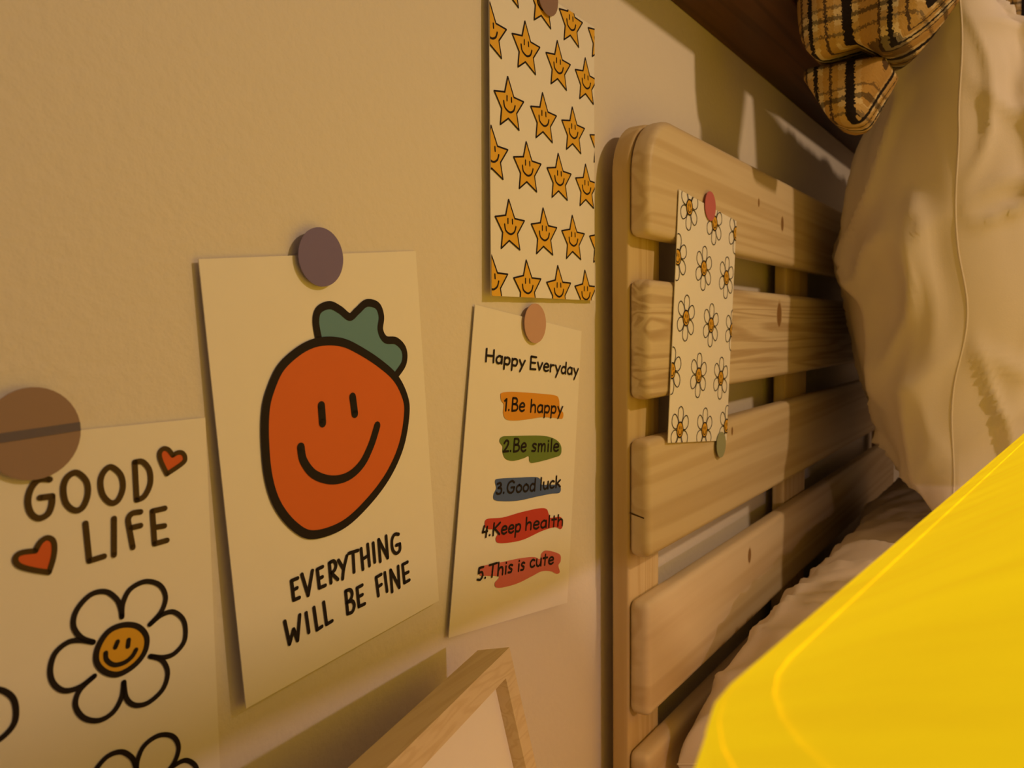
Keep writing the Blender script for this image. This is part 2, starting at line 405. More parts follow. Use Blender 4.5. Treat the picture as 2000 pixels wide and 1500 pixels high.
txt = [z4((485, 844), (456, 856)), z4((456, 856), (467, 947)), z4((463, 901), (482, 890)), z4((467, 947), (493, 936)),
       z4((505, 826), (535, 925)), z4((535, 925), (555, 808)),
       z4((603, 790), (578, 802)), z4((578, 802), (588, 890)), z4((583, 848), (602, 838)), z4((588, 890), (616, 878)),
       z4((635, 772), (643, 866)), z4((635, 772), (655, 763), (666, 783), (658, 808), (640, 822)), z4((644, 820), (675, 850)),
       z4((678, 760), (703, 802)), z4((718, 738), (703, 802), (698, 847)),
       z4((727, 727), (770, 713)), z4((747, 722), (752, 815)),
       z4((785, 705), (794, 802)), z4((816, 684), (825, 785)), z4((790, 756), (820, 736)),
       z4((842, 678), (850, 768)),
       z4((876, 765), (868, 662)), z4((868, 662), (911, 748)), z4((911, 748), (903, 645)),
       z4((962, 637), (943, 638), (931, 665), (934, 708), (950, 727), (968, 712), (968, 682)), z4((968, 682), (951, 689)),
       z4((424, 1048), (447, 1155)), z4((447, 1155), (466, 1085)), z4((466, 1085), (485, 1138)), z4((485, 1138), (495, 1018)),
       z4((525, 1008), (538, 1100)), z4((562, 983), (577, 1088)), z4((577, 1088), (600, 1072)), z4((608, 958), (622, 1062)), z4((622, 1062), (648, 1046)),
       z4((712, 905), (722, 1012)), z4((712, 905), (733, 899), (743, 918), (735, 945), (716, 960)), z4((716, 960), (742, 952), (753, 972), (744, 1002), (722, 1012)),
       z4((790, 877), (766, 890)), z4((766, 890), (775, 978)), z4((771, 933), (791, 922)), z4((775, 978), (802, 965)),
       z4((880, 826), (856, 840)), z4((856, 840), (867, 927)), z4((862, 887), (881, 874)),
       z4((897, 818), (908, 906)), z4((932, 908), (924, 806)), z4((924, 806), (966, 888)), z4((966, 888), (960, 788)),
       z4((1004, 768), (981, 780)), z4((981, 780), (990, 866)), z4((986, 826), (1008, 815)), z4((990, 866), (1013, 853))]
carrot.pstrokes('lettering_print', txt, .0019, M['ink'], .0004)

# --- good life card (runs off the left of the view)
gTR, gBR = at(401, 816), at(431, 1530)
lf = lambda P, k: (P.x - .133, P.z + k)
def unpix(x, z, y=0.0):
    d = Vector((x, y, z)) - CAM; c = ex * d.x + ey * d.y + ez * d.z
    return (1000 + F * c.x / c.z, 750 + F * c.y / c.z)
good = Card('flower_card', 'cream card with GOOD LIFE, small hearts and smiling outlined daisies', 'card',
            [unpix(gTR.x - .133, gTR.z + .001), (401, 816), unpix(gTR.x + .0015, gTR.z - .199), unpix(gTR.x - .1315, gTR.z - .198)], (.0012, .0022, .003, .003), M['paper'], group='illustrated cards stuck on the wall')
zA, zB = Z(0, 740, 4.0), Z(0, 1100, 3.75)
gl = [zA((385, 785), (300, 788), (238, 858), (215, 960), (240, 1050), (300, 1088), (370, 1055), (400, 985), (405, 915)), zA((405, 915), (310, 928)),
      zA((1050, 650), (1065, 945)), zA((1050, 650), (1112, 648), (1165, 715), (1170, 820), (1125, 915), (1065, 945)),
      zA((665, 1128), (695, 1420)), zA((695, 1420), (810, 1385)), zA((888, 1090), (888, 1375)),
      zA((1035, 1315), (1005, 1150), (1000, 1090), (1030, 1050), (1095, 1038)), zA((1018, 1163), (1095, 1145)),
      zA((1285, 1010), (1188, 1032)), zA((1188, 1032), (1205, 1287)), zA((1205, 1287), (1302, 1260)), zA((1200, 1160), (1282, 1147))]
good.pstrokes('lettering_print', gl, .0022, M['brown_ink'], .0004)
good.pstrokes('letter_o_print', [zA((597, 732), (672, 800), (682, 905), (640, 1005), (575, 1025), (510, 965), (492, 850), (525, 765)),
                                zA((868, 688), (940, 750), (957, 850), (920, 945), (862, 968), (800, 905), (782, 800), (812, 720))], .0022, M['brown_ink'], .0004, True)
h1 = zA((1345, 596), (1310, 552), (1270, 545), (1243, 580), (1252, 640), (1300, 742)), zA((1300, 742), (1425, 655), (1441, 610), (1420, 578), (1385, 575), (1345, 596))
h2 = zA((272, 1342), (310, 1275), (360, 1240), (408, 1258), (422, 1320), (410, 1410), (378, 1510)), zA((378, 1510), (250, 1490), (150, 1460), (115, 1415), (135, 1370), (190, 1350), (272, 1342))
for hh in (h1, h2):
    good.begin(); P = catmull(good.px(hh[0])) + catmull(good.px(hh[1])); good.fill(P, .0003); good.end('heart_print', M['heart'])
    good.pstrokes('heart_outline_print', hh, .0019, M['brown_ink'], .0005)
petals = [zB((890, 392), (897, 295), (950, 190), (1060, 133), (1165, 158), (1210, 245), (1180, 350), (1095, 447)),
          zB((1095, 447), (1180, 378), (1270, 356), (1345, 425), (1350, 560), (1280, 655), (1195, 688), (1098, 680)),
          zB((1098, 680), (1185, 710), (1225, 800), (1190, 920), (1085, 1018), (985, 1038), (922, 985), (904, 870)),
          zB((904, 870), (888, 980), (825, 1090), (720, 1150), (610, 1130), (550, 1040), (580, 930), (688, 825)),
          zB((688, 825), (580, 905), (470, 932), (390, 880), (365, 780), (400, 660), (490, 580), (580, 563), (680, 577)),
          zB((680, 577), (590, 542), (535, 455), (560, 340), (660, 230), (770, 207), (850, 260), (882, 330), (890, 392))]
face = zB((905, 450), (1010, 465), (1070, 540), (1055, 650), (975, 750), (860, 812), (760, 790), (703, 715), (718, 605), (795, 495))
eyes = [zB((857, 573), (848, 595), (840, 614)), zB((938, 560), (935, 585), (932, 608)), zB((770, 655), (776, 705), (830, 742), (905, 726), (962, 682), (992, 632))]
fl_p = [catmull(good.px(p)) for p in petals]; fl_f = catmull(good.px(face), True); fl_e = [catmull(good.px(p)) for p in eyes]
def shift(a, b):
    (x0_, y0_), (x1_, y1_) = good.px([a, b]); return (x1_ - x0_, y1_ - y0_)
sA, sB = shift((285.3, 1135), (312, 1435)), shift((360.5, 1232), (29, 1388))
for dx, dy in ((0, 0), sA, sB, (sA[0] + sB[0], sA[1] + sB[1])):
    mv = lambda P: [(x + dx, y + dy) for x, y in P]
    good.begin(); good.fill(mv(fl_f), .0003); good.end('daisy_centre_print', M['yolk'])
    good.begin()
    for P in fl_p: good.stroke(mv(P), .0020, .0004)
    good.stroke(mv(fl_f), .0022, .00045, True)
    for P in fl_e: good.stroke(mv(P), .0018, .0005)
    good.end('daisy_outline_print', M['ink'])

# --- star card
stars = Card('star_card', 'tall card patterned with golden smiling stars, above the list card', 'card',
             [(955, -83), (1160.5, 53), (1161, 587), (959.7, 577.6)], (.0050, .0015, .0035, .0060), M['paper_white'], group='illustrated cards stuck on the wall')
z5, z6 = Z(900, 0, 5.0), Z(900, 280, 4.6875)
sh = stars.px(z6((435, 515), (490, 690), (578, 710), (515, 830), (537, 975), (440, 890), (368, 960), (380, 815), (312, 670), (408, 658)))
sc_ = stars.px(z6((446, 766)))[0]
rel = lambda P, c: [(x - c[0], y - c[1]) for x, y in P]
sh = rel(sh, sc_)
s_eye = [rel(stars.px(z6((427, 690), (427, 732))), sc_), rel(stars.px(z6((467, 698), (469, 736))), sc_)]
s_sm = rel(catmull(stars.px(z6((397, 742), (408, 798), (450, 832), (486, 812), (500, 765)))), sc_)
cent5 = [(634, 477), (948, 649), (1220, 802), (467, 1024), (805, 1163), (1094, 1287), (1072, 228), (788, 28), (1340, 400), (288, 298), (460, -200), (1357, 1420)]
cent6 = [(606, 232), (897, 323), (1146, 408), (285, 100), (446, 766), (759, 827), (1025, 881), (1268, 925), (606, 1310), (893, 1345), (1140, 1375), (285, 1270)]
for c in stars.px(z5(*cent5) + z6(*cent6)):
    mv = lambda P: [(x + c[0], y + c[1]) for x, y in P]
    stars.begin(); stars.fill(mv(sh), .0003); stars.end('star_print', M['star'])
    stars.begin(); S = mv(sh)
    for a, b in zip(S, S[1:] + S[:1]): stars.stroke([a, b], .00105, .0004)
    for e in s_eye: stars.stroke(mv(e), .00115, .00045)
    stars.stroke(mv(s_sm), .00125, .00045)
    stars.end('star_outline_print', M['ink'])

# --- list card
lst = Card('list_card', 'cream card headed Happy Everyday with five marker-highlighted lines', 'card',
           [(928, 595), (1136, 647), (1108, 1177), (876.5, 1246)], (.0020, .0012, .0065, .0035), M['paper'], group='illustrated cards stuck on the wall')
z7, z8 = Z(860, 570, 4.545), Z(860, 880, 3.947)
lst.pfill('highlight_print', z7((540, 898), (600, 888), (700, 890), (900, 905), (1020, 920), (1050, 955), (1060, 1040), (1088, 1075), (1080, 1125), (1030, 1120), (900, 1113), (780, 1130), (660, 1142), (580, 1130), (555, 1075), (560, 1000), (538, 965), (532, 925)), M['b_orange'])
lst.pfill('highlight_print', [(980, 853), (1000, 851.5), (1058, 851), (1084, 858), (1095, 871), (1094, 888), (1080, 894), (1063, 899), (1040, 904), (1033.5, 901), (1032, 891), (1022, 895), (1002, 900), (987, 896), (981, 883), (981, 872), (975, 862)], M['b_green'])
lst.pfill('highlight_print', z8((420, 235), (450, 216), (600, 208), (735, 204), (770, 225), (778, 262), (890, 263), (925, 285), (915, 325), (850, 333), (740, 355), (600, 385), (480, 390), (415, 380), (408, 340), (428, 290)), M['b_blue'])
lst.pfill('highlight_print', z8((340, 555), (365, 525), (480, 515), (620, 475), (760, 445), (815, 450), (832, 485), (845, 518), (925, 512), (942, 570), (925, 605), (880, 590), (780, 620), (640, 685), (520, 710), (440, 710), (425, 675), (440, 640), (420, 608), (355, 603)), M['b_red'])
lst.pfill('highlight_print', z8((300, 900), (340, 885), (470, 860), (600, 832), (715, 820), (765, 835), (780, 790), (820, 770), (915, 798), (925, 850), (908, 885), (918, 935), (895, 950), (850, 930), (780, 930), (700, 970), (600, 1020), (500, 1050), (430, 1055), (418, 1020), (450, 972), (360, 965), (303, 960)), M['b_pink'])
c_ = lambda *p: ('c', p)
l_ = lambda *p: ('l', p)
GL = {  # handwritten glyphs: width, strokes (x right, y up, baseline 0, capitals 1)
 'H': (.62, [l_((.02, 0), (0, 1)), l_((.55, .02), (.52, 1)), l_((.02, .48), (.53, .52))]),
 'E': (.48, [l_((.45, .98), (.02, .97)), l_((.02, .97), (.03, 0)), l_((.03, .5), (.40, .52)), l_((.03, 0), (.46, .02))]),
 'B': (.52, [l_((.03, 0), (.02, 1)), c_((.02, 1), (.3, .97), (.40, .78), (.30, .57), (.03, .53)), c_((.03, .53), (.35, .5), (.48, .28), (.36, .06), (.03, 0))]),
 'G': (.62, [c_((.52, .86), (.35, 1), (.12, .85), (.02, .5), (.10, .15), (.30, 0), (.50, .12), (.56, .45)), l_((.56, .45), (.32, .45))]),
 'K': (.55, [l_((.03, 0), (.03, 1)), l_((.50, .98), (.04, .48)), l_((.12, .52), (.52, .02))]),
 'T': (.58, [l_((0, .95), (.58, 1)), l_((.29, .96), (.27, 0))]),
 'a': (.48, [c_((.40, .55), (.22, .62), (.04, .42), (.05, .12), (.20, .01), (.38, .15), (.41, .40)), l_((.42, .60), (.43, .02))]),
 'p': (.48, [l_((.04, .60), (.04, -.38)), c_((.04, .40), (.18, .60), (.38, .55), (.43, .30), (.32, .04), (.06, .06))]),
 'y': (.46, [l_((.02, .60), (.22, .12)), l_((.44, .62), (.10, -.40))]),
 'v': (.44, [l_((.02, .60), (.20, .02)), l_((.20, .02), (.42, .62))]),
 'e': (.46, [c_((.05, .32), (.40, .36), (.38, .55), (.20, .62), (.04, .42), (.06, .12), (.24, 0), (.42, .10))]),
 'r': (.36, [l_((.04, .60), (.05, 0)), c_((.05, .35), (.15, .55), (.33, .58))]),
 'd': (.48, [c_((.38, .52), (.20, .60), (.04, .40), (.06, .10), (.22, 0), (.38, .15)), l_((.41, 1), (.42, 0))]),
 'h': (.48, [l_((.04, 1), (.05, 0)), c_((.05, .35), (.18, .58), (.36, .55), (.41, .30), (.41, 0))]),
 's': (.38, [c_((.33, .55), (.18, .62), (.06, .50), (.15, .34), (.30, .22), (.24, .03), (.03, .04))]),
 'm': (.66, [l_((.04, .60), (.05, 0)), c_((.05, .40), (.18, .60), (.29, .50), (.31, 0)), c_((.31, .40), (.44, .60), (.56, .50), (.58, 0))]),
 'i': (.16, [l_((.07, .58), (.08, 0)), l_((.07, .84), (.072, .86))]),
 'l': (.16, [l_((.07, 1), (.08, 0))]),
 'o': (.46, [c_((.22, .62), (.04, .42), (.06, .12), (.22, 0), (.40, .15), (.41, .45), (.22, .62))]),
 'u': (.46, [c_((.04, .60), (.05, .18), (.18, .0), (.35, .12), (.40, .40)), l_((.41, .62), (.42, .0))]),
 'c': (.40, [c_((.36, .54), (.20, .62), (.04, .40), (.07, .10), (.22, 0), (.38, .10))]),
 'k': (.44, [l_((.04, 1), (.05, 0)), l_((.38, .62), (.06, .28)), l_((.14, .34), (.42, 0))]),
 't': (.40, [l_((.20, .92), (.20, 0)), l_((.02, .62), (.38, .64))]),
 '1': (.24, [l_((.02, .78), (.16, .92)), l_((.16, .92), (.16, 0))]),
 '2': (.44, [c_((.04, .70), (.20, .92), (.38, .76), (.28, .40), (.03, .02)), l_((.03, .02), (.42, .05))]),
 '3': (.42, [c_((.05, .85), (.24, .92), (.34, .72), (.14, .50)), c_((.14, .50), (.38, .42), (.36, .08), (.16, 0), (.02, .12))]),
 '4': (.42, [l_((.12, .90), (.03, .38)), l_((.03, .38), (.38, .42)), l_((.34, .80), (.30, -.05))]),
 '5': (.42, [l_((.38, .92), (.08, .90)), l_((.08, .90), (.06, .52)), c_((.06, .52), (.30, .55), (.38, .25), (.22, .0), (.02, .06))]),
 '.': (.20, [l_((.06, .05), (.062, .07))]), ' ': (.32, [])}
def text(card, s, b0, b1, h0, h1, wd, mat, gap=.10):
    """words along a baseline from b0 to b1 (pixels); capital height h0 / h1 at its two ends"""
    tot = sum(GL[ch][0] + gap for ch in s) - gap; x = 0; card.begin()
    (s0, t0), (s1, t1) = card.px([b0, b1])
    (_, ta), (_, tb) = card.px([(b0[0], b0[1] - h0), (b1[0], b1[1] - h1)])
    for ch in s:
        wg, sts = GL[ch]
        for kind, pts in sts:
            P = []
            for px_, py_ in pts:
                k = (x + px_) / tot; cap = (t0 - ta) * (1 - k) + (t1 - tb) * k
                P.append((s0 + (s1 - s0) * k + py_ * .0002, t0 + (t1 - t0) * k - py_ * cap))
            card.stroke(catmull(P) if kind == 'c' else P, wd, .00055)
        x += wg + gap
    return card.end('lettering_print', mat)
W7 = .00145
text(lst, 'Happy', z7((398, 617))[0], z7((745, 672))[0], 25, 22, W7, M['ink'])
text(lst, 'Everyday', z7((792, 684))[0], z7((1218, 742))[0], 25.5, 21, W7, M['ink'])
text(lst, '1.Be', z7((558, 1053))[0], z7((742, 1060))[0], 24.5, 26, W7, M['ink'])
text(lst, 'happy', z7((792, 1065))[0], z7((1078, 1082))[0], 24, 22, W7, M['ink'])
text(lst, '2.Be', z7((552, 1420))[0], z7((756, 1415))[0], 24, 26, W7, M['ink'])
text(lst, 'smile', z7((805, 1415))[0], z7((1045, 1413))[0], 24, 23, W7, M['ink'])
text(lst, '3.Good', z8((424, 335))[0], z8((728, 308))[0], 23, 23, W7, M['ink'])
text(lst, 'luck', z8((762, 302))[0], z8((922, 277))[0], 23, 21, W7, M['ink'])
text(lst, '4.Keep', z8((316, 665))[0], z8((615, 622))[0], 23, 24, W7, M['ink'])
text(lst, 'health', z8((650, 612))[0], z8((942, 576))[0], 24, 21, W7, M['ink'])
text(lst, '5.This', z8((280, 1000))[0], z8((552, 935))[0], 26, 24, W7, M['ink'])
text(lst, 'is', z8((592, 930))[0], z8((645, 915))[0], 23, 23, W7, M['ink'])
text(lst, 'cute', z8((685, 900))[0], z8((868, 870))[0], 23, 21, W7, M['ink'])

# --- daisy card on the headboard
dai = Card('daisy_card', 'white card patterned with smiling daisies, stuck on the pine slats', 'card',
           [(1326.6, 370), (1438.4, 432), (1419, 860), (1304.6, 865)], (.0015, .0015, .0015, .0025), M['paper_white'], base_y=Y_SLAT_F)
z2 = Z(1180, 350, 2.728)
dc = dai.px(z2((453, 150), (587, 235), (700, 290), (390, 415), (530, 475), (650, 525), (435, 740), (568, 778), (681, 805), (360, 1020), (502, 1045), (620, 1060), (402, 1335), (533, 1335), (650, 1315)))
def petal(a, R=.0130, half=math.radians(31)):
    pts = []
    for r, k in ((.0062, .55), (.0098, .95), (.0140, 1.0), (.0172, .72), (.0186, .0), (.0172, -.72), (.0140, -1.0), (.0098, -.95), (.0062, -.55)):
        wdt = .0052 * k; pts.append((r * math.sin(a) + wdt * math.cos(a), -r * math.cos(a) + wdt * math.sin(a)))
    return catmull(pts)
pet = [petal(math.radians(60 * k + 2)) for k in range(6)]
fc = [(.0062 * math.cos(t * math.pi / 12), .0062 * math.sin(t * math.pi / 12)) for t in range(24)]
for c in dc:
    mv = lambda P: [(x + c[0], y + c[1]) for x, y in P]
    dai.begin(); dai.fill(mv(fc), .0003); dai.end('daisy_centre_print', M['yolk'])
    dai.begin()
    for P in pet: dai.stroke(mv(P), .00075, .0004)
    dai.stroke(mv(fc), .0011, .00045, True)
    for ex_ in (-.0017, .0017): dai.stroke(mv([(ex_, -.0026), (ex_, -.0006)]), .0008, .0005)
    dai.stroke(mv(catmull([(-.0036, .0008), (-.0022, .0032), (0, .0040), (.0022, .0032), (.0036, .0008)])), .0008, .0005)
    dai.end('daisy_outline_print', M['ink'])

# --- stickers
sticker('round_sticker', 'muted purple round sticker holding the carrot card', carrot, 628, 502, -.0052, M['s_purple'], .0137)
sticker('round_sticker', 'peach round sticker at the top of the list card', lst, 1046, 631.5, -.0042, M['s_peach'], .0131)
sticker('round_sticker', 'brownish mauve round sticker on the top edge of the star card', stars, 1071, -8, -.0056, M['s_brown'], .0125)
sticker('round_sticker', 'rose pink round sticker at the top of the daisy card', dai, 1388, 402.5, Y_SLAT_F - .0028, M['s_rose'], .0122)
sticker('round_sticker', 'sage green round sticker under the corner of the daisy card', dai, 1409, 868.5, Y_SLAT_F - .0030, M['s_green'], .0114)
so, sc0 = sticker('round_sticker', 'large brown round tape with the shade of the card-edge gap painted across, on the GOOD LIFE card', good, 66, 847, -.0040, M['s_brown'], .0158)
bm = bmesh.new()
gap_shade = [(-.0157, -.0042), (.0155, -.0008), (.01575, .0030), (-.0155, -.0002)]
gap_shade = [(-.01565, -.0022), (.01575, -.0006), (.0156, .0024), (-.0157, .0010)]
mesh_obj('gap_shade', [(sc0.x + x, sc0.y - .0002, sc0.z + z) for x, z in gap_shade], [(0, 1, 2, 3)], M['s_gap_shade'], so)  # shadow gap along the card's top edge, painted as a strip on the tape

# ------------------------------------------------------------------ picture frame leaning on the wall
fd = ray(1629, 653); fd.z = 0; fd.normalize()
fn = Vector((fd.y, -fd.x, 0)); lean = math.radians(13.2)
fdn = fn * math.sin(lean) + Vector((0, 0, -math.cos(lean))); fo = fd.cross(-fdn).normalized()
if fo.dot(fn) < 0: fo = -fo
fc0 = at(995, 1264, -.042)                      # front top-right corner
FWD, FHT, BAR, DEP = .215, .285, .0125, .020
def fp(a, b, c): return fc0 - fd * a + fdn * b - fo * c      # a to the left, b down, c back
fr = thing('picture_frame', 'pale wooden picture frame with blank white picture leaning on the wall', 'picture frame')
def bar(q):   # q: four outer/inner corners in (a, b)
    v = [fp(a, b, 0) for a, b in q] + [fp(a, b, DEP) for a, b in q]
    return mesh_obj('frame_bar', v, [(0, 1, 2, 3), (7, 6, 5, 4), (0, 4, 5, 1), (1, 5, 6, 2), (2, 6, 7, 3), (3, 7, 4, 0)], M['frame_wood'], fr)
o4 = [(0, 0), (FWD, 0), (FWD, FHT), (0, FHT)]; i4 = [(BAR, BAR), (FWD - BAR, BAR), (FWD - BAR, FHT - BAR), (BAR, FHT - BAR)]
for k in range(4): 
    b_ = bar([o4[k], o4[(k + 1) % 4], i4[(k + 1) % 4], i4[k]])
pv = [(BAR - .001, BAR - .001), (FWD - BAR + .001, BAR - .001), (FWD - BAR + .001, FHT - BAR + .001), (BAR - .001, FHT - BAR + .001)]
mesh_obj('picture', [fp(a, b, .0075) for a, b in pv] + [fp(a, b, .0095) for a, b in pv], [(0, 1, 2, 3), (7, 6, 5, 4), (0, 4, 5, 1), (1, 5, 6, 2), (2, 6, 7, 3), (3, 7, 4, 0)], M['paper'], fr)
FR_BOT = min(fp(a, b, c).z for a, b in o4 for c in (0, DEP))

# ------------------------------------------------------------------ shelf and plaid blankets
shl = bm_obj('wall_shelf', box_bm(.25, 2.3, -.088, 0, ZC + .287, ZC + .312, .002, 2), M['dark_wood'])
tag(shl, 'dark brown wooden shelf fixed along the wall above the headboard', 'shelf')

def blanket(name, label, x0, x1, ya, yb, bottom, top, wave, seed, dome=.02, slant=0.0, group='folded plaid blankets on the shelf'):
    """folded cloth bundle: closed rounded section in (y, z) swept along x, its end facing -x domed; uv in metres"""
    nx, ns, nr = 16, 72, 10; bm = bmesh.new(); uvl = bm.loops.layers.uv.new('UVMap')
    def sec(k):
        a = 2 * math.pi * k / ns; ca, sa = math.cos(a), math.sin(a)
        return math.copysign(abs(ca) ** .32, ca), math.copysign(abs(sa) ** .32, sa)
    def pt(k, q, x):
        sy, sz = sec(k); t = .5 + .5 * sy * q
        zb, zt = bottom(t), top(t); z = (zb + zt) / 2 + (zt - zb) / 2 * sz * q
        y = ya + (yb - slant * (z - ZC - .24) - ya) * t
        nz = noise.noise(Vector((x * 9 + seed, y * 16, z * 22))) * wave + noise.noise(Vector((x * 5, y * 40 + seed, z * 9))) * wave * .4
        return Vector((x + nz * 1.2, y + nz * .3, z + nz * .5))
    rings = []
    for i in range(nr):                                   # end dome, from its centre outwards
        q = .03 + .97 * i / nr
        rings.append([pt(k, q, x0 - dome * math.sqrt(max(0, 1 - q ** 4)) + dome) for k in range(ns)])
    for i in range(nx + 1): rings.append([pt(k, 1.0, x0 + dome + (x1 - x0 - dome) * i / nx) for k in range(ns)])
    vr = [[bm.verts.new(p) for p in r] for r in rings]
    for a, b in zip(vr, vr[1:]):
        for k in range(ns): bm.faces.new((a[k], a[(k + 1) % ns], b[(k + 1) % ns], b[k]))
    bm.faces.new(vr[0]); bm.faces.new(vr[-1][::-1])
    for f in bm.faces:
        for l in f.loops:
            v = l.vert.co; l[uvl].uv = (v.y + max(0, v.x - x0 - .03) + seed, v.z + .12 * v.y + seed)
    o = bm_obj(name, bm, M['plaid'], None, True); return tag(o, label, 'blanket', group)
blanket('folded_blanket', 'upper fold of mustard and black plaid blanket hanging from the shelf', .724, .815, -.0895, -.178,
        lambda t: ZC + .246 - .006 * math.sin(t * 9) - .010 * t, lambda t: ZC + .43, .010, 1.7, .02, .70)
blanket('folded_blanket', 'lower plaid blanket drooping below the dark shelf', .755, .830, -.0895, -.166,
        lambda t: ZC + .226 - .042 * math.sin(min(1.0, t * 1.5) * 1.57), lambda t: ZC + .236, .007, 6.1, .015, .55)
blanket('folded_blanket', 'folded plaid blanket on the far end of the shelf, beyond the pillow', 1.66, 1.95, -.02, -.238,
        lambda t: ZC + .318 if t < .45 else ZC + .40, lambda t: ZC + .62, .008, 3.4, .02)

# ------------------------------------------------------------------ pillows
def pillow(name, label, centre, wx, hz, th, U, V, Nn, seed, mat, wr=.006, edge=2.4, edge_b=None, power=.5, crease=.004, n=120):
    """stuffed pillow: two bulging faces meeting in a seam, corners pulled out; U, V, Nn are its axes"""
    bm = bmesh.new(); grids = []
    for side in (1, -1):
        g = []
        for j in range(n + 1):
            row = []
            for i in range(n + 1):
                a = math.sin((i / n * 2 - 1) * math.pi / 2); b = math.sin((j / n * 2 - 1) * math.pi / 2)
                pin = 1 - .10 * (1 - b * b) * abs(a) ** 3; pin2 = 1 - .10 * (1 - a * a) * abs(b) ** 3
                prof = (max(0, 1 - abs(a) ** edge) * max(0, 1 - abs(b) ** (edge_b or edge))) ** power
                t = th * prof
                X, Y, T = a * wx, b * hz, side * t
                q = Vector((X * 7 + seed, Y * 7, T * 7 + seed))
                wv = noise.noise(q * .8) * .6
                soft = noise.noise(q * .7) * wr
                def ridge(p, k): return max(0, 1 - abs(noise.noise(p)) * k) ** 2
                cr = crease * (ridge(Vector((X * 15 + wv * 2, T * 24, Y * 5 + seed)), 3.4) * .9 + ridge(Vector((X * 6 + Y * 9, T * 10 + wv, Y * 5 - X * 7 + seed * 2)), 3.2) * .7 - .5)
                out = (U * (math.copysign(abs(a) ** 8, a)) + V * (math.copysign(abs(b) ** 8, b) * .6) + Nn * (side * max(.15, prof))).normalized()
                row.append(bm.verts.new(centre + U * (a * wx * pin) + V * (b * hz * pin2) + Nn * (side * t + .014 * noise.noise(Vector((b * 2.2, seed, a))) * abs(a) ** 4) + out * ((soft + cr) * min(1, prof * 3.5))))
            g.append(row)
        grids.append(g)
        for j in range(n):
            for i in range(n): bm.faces.new((g[j][i], g[j][i + 1], g[j + 1][i + 1], g[j + 1][i]) if side == 1 else (g[j][i], g[j + 1][i], g[j + 1][i + 1], g[j][i + 1]))
    g = grids[0]
    grids_co = [[v.co.copy() for v in g[0]], [g[j][n].co.copy() for j in range(n + 1)], [v.co.copy() for v in g[n]], [g[j][0].co.copy() for j in range(n + 1)]]
    bmesh.ops.remove_doubles(bm, verts=bm.verts[:], dist=.0004)
    root = bm_obj(name, bm, mat, None, True)
    loop = []
    for i in range(n): loop.append(grids_co[0][i])
    for j in range(n): loop.append(grids_co[1][j])
    for i in range(n): loop.append(grids_co[2][n - i])
    for j in range(n): loop.append(grids_co[3][n - j])
    loop.append(loop[0])
    bm_obj('seam', tube_bm(loop, .0009, 6), mat, root, True)
    return tag(root, label, 'pillow')
tl = math.radians(1)
Vp = Vector((.03, math.sin(tl), math.cos(tl))).normalized(); Up = Vector((1, 0, -.03)).normalized()
Np = Up.cross(Vp).normalized()
if Np.y > 0: Np = -Np
pillow('upright_pillow', 'large white cotton pillow propped upright against the headboard', Vector((1.175, -.208, ZC + .064)), .335, .262, .149, Up, Vp, Np, 2.0, M['linen'], .010, 3.0, 1.75, .5, .013)
pillow('flat_pillow', 'white pillow lying flat beneath the upright pillow beside the lower slats', Vector((.985, -.280, ZC - .316)), .42, .225, .112, Vector((1, 0, .02)).normalized(), Vector((0, 1, -.05)).normalized(), Vector((0, .05, 1)).normalized(), 5.0, M['linen2'], .012, 7.0, 5.0, .45, .007)

# mattress and bedside table below the view
bed = thing('mattress', 'white sheeted mattress under the pillows', 'mattress')
bm_obj('mattress_body', box_bm(.56, 1.60, -2.0, -.05, ZC - .68, ZC - .445, .04, 5), M['linen2'], bed, True)
bm_obj('bed_base', box_bm(.55, 1.61, -2.0, -.046, ZC - .85, ZC - .68, .006, 2), M['post'], bed)
for x in (.60, 1.55):
    for y in (-1.95, -.10): bm_obj('leg', box_bm(x - .03, x + .03, y - .03, y + .03, 0, ZC - .85, .004, 2), M['post'], bed)
ns = thing('bedside_table', 'pale wooden bedside table beside the bed', 'table')
NZ = FR_BOT
bm_obj('top', box_bm(.02, .515, -.66, -.012, NZ - .02, NZ, .003, 2), M['post'], ns)
bm_obj('drawer', box_bm(.05, .49, -.64, -.03, NZ - .16, NZ - .02, .003, 2), M['frame_wood'], ns)
for x in (.05, .45):
    for y in (-.64, -.06): bm_obj('leg', box_bm(x, x + .035, y, y + .035, 0, NZ - .16, .003, 2), M['post'], ns)

# ------------------------------------------------------------------ yellow lamp
def shade_mat():
    m, nt, b = new_mat('yellow_shade_fabric'); N, L = nt.nodes.new, nt.links.new
    tc = N('ShaderNodeTexCoord'); mp = N('ShaderNodeMapping'); mp.inputs['Scale'].default_value = (40, 6, 6); mp.inputs['Rotation'].default_value = (0, 0, math.radians(20))
    L(tc.outputs['Object'], mp.inputs[0]); n = N('ShaderNodeTexNoise'); n.inputs['Scale'].default_value = 2.2; n.inputs['Detail'].default_value = 5; L(mp.outputs[0], n.inputs['Vector'])
    cr = N('ShaderNodeValToRGB'); cr.color_ramp.elements[0].position = .3; cr.color_ramp.elements[1].position = .7
    cr.color_ramp.elements[0].color = (.84, .56, .007, 1); cr.color_ramp.elements[1].color = (.92, .65, .007, 1); L(n.outputs[0], cr.inputs[0])
    L(cr.outputs[0], b.inputs['Base Color']); L(cr.outputs[0], b.inputs['Emission Color']); b.inputs['Emission Strength'].default_value = .64
    b.inputs['Roughness'].default_value = .8; b.inputs['Specular IOR Level'].default_value = .1
    return m
M['shade'] = shade_mat()
lamp = thing('table_lamp', 'bright yellow fabric lamp shade glowing in front of the pillows', 'lamp')
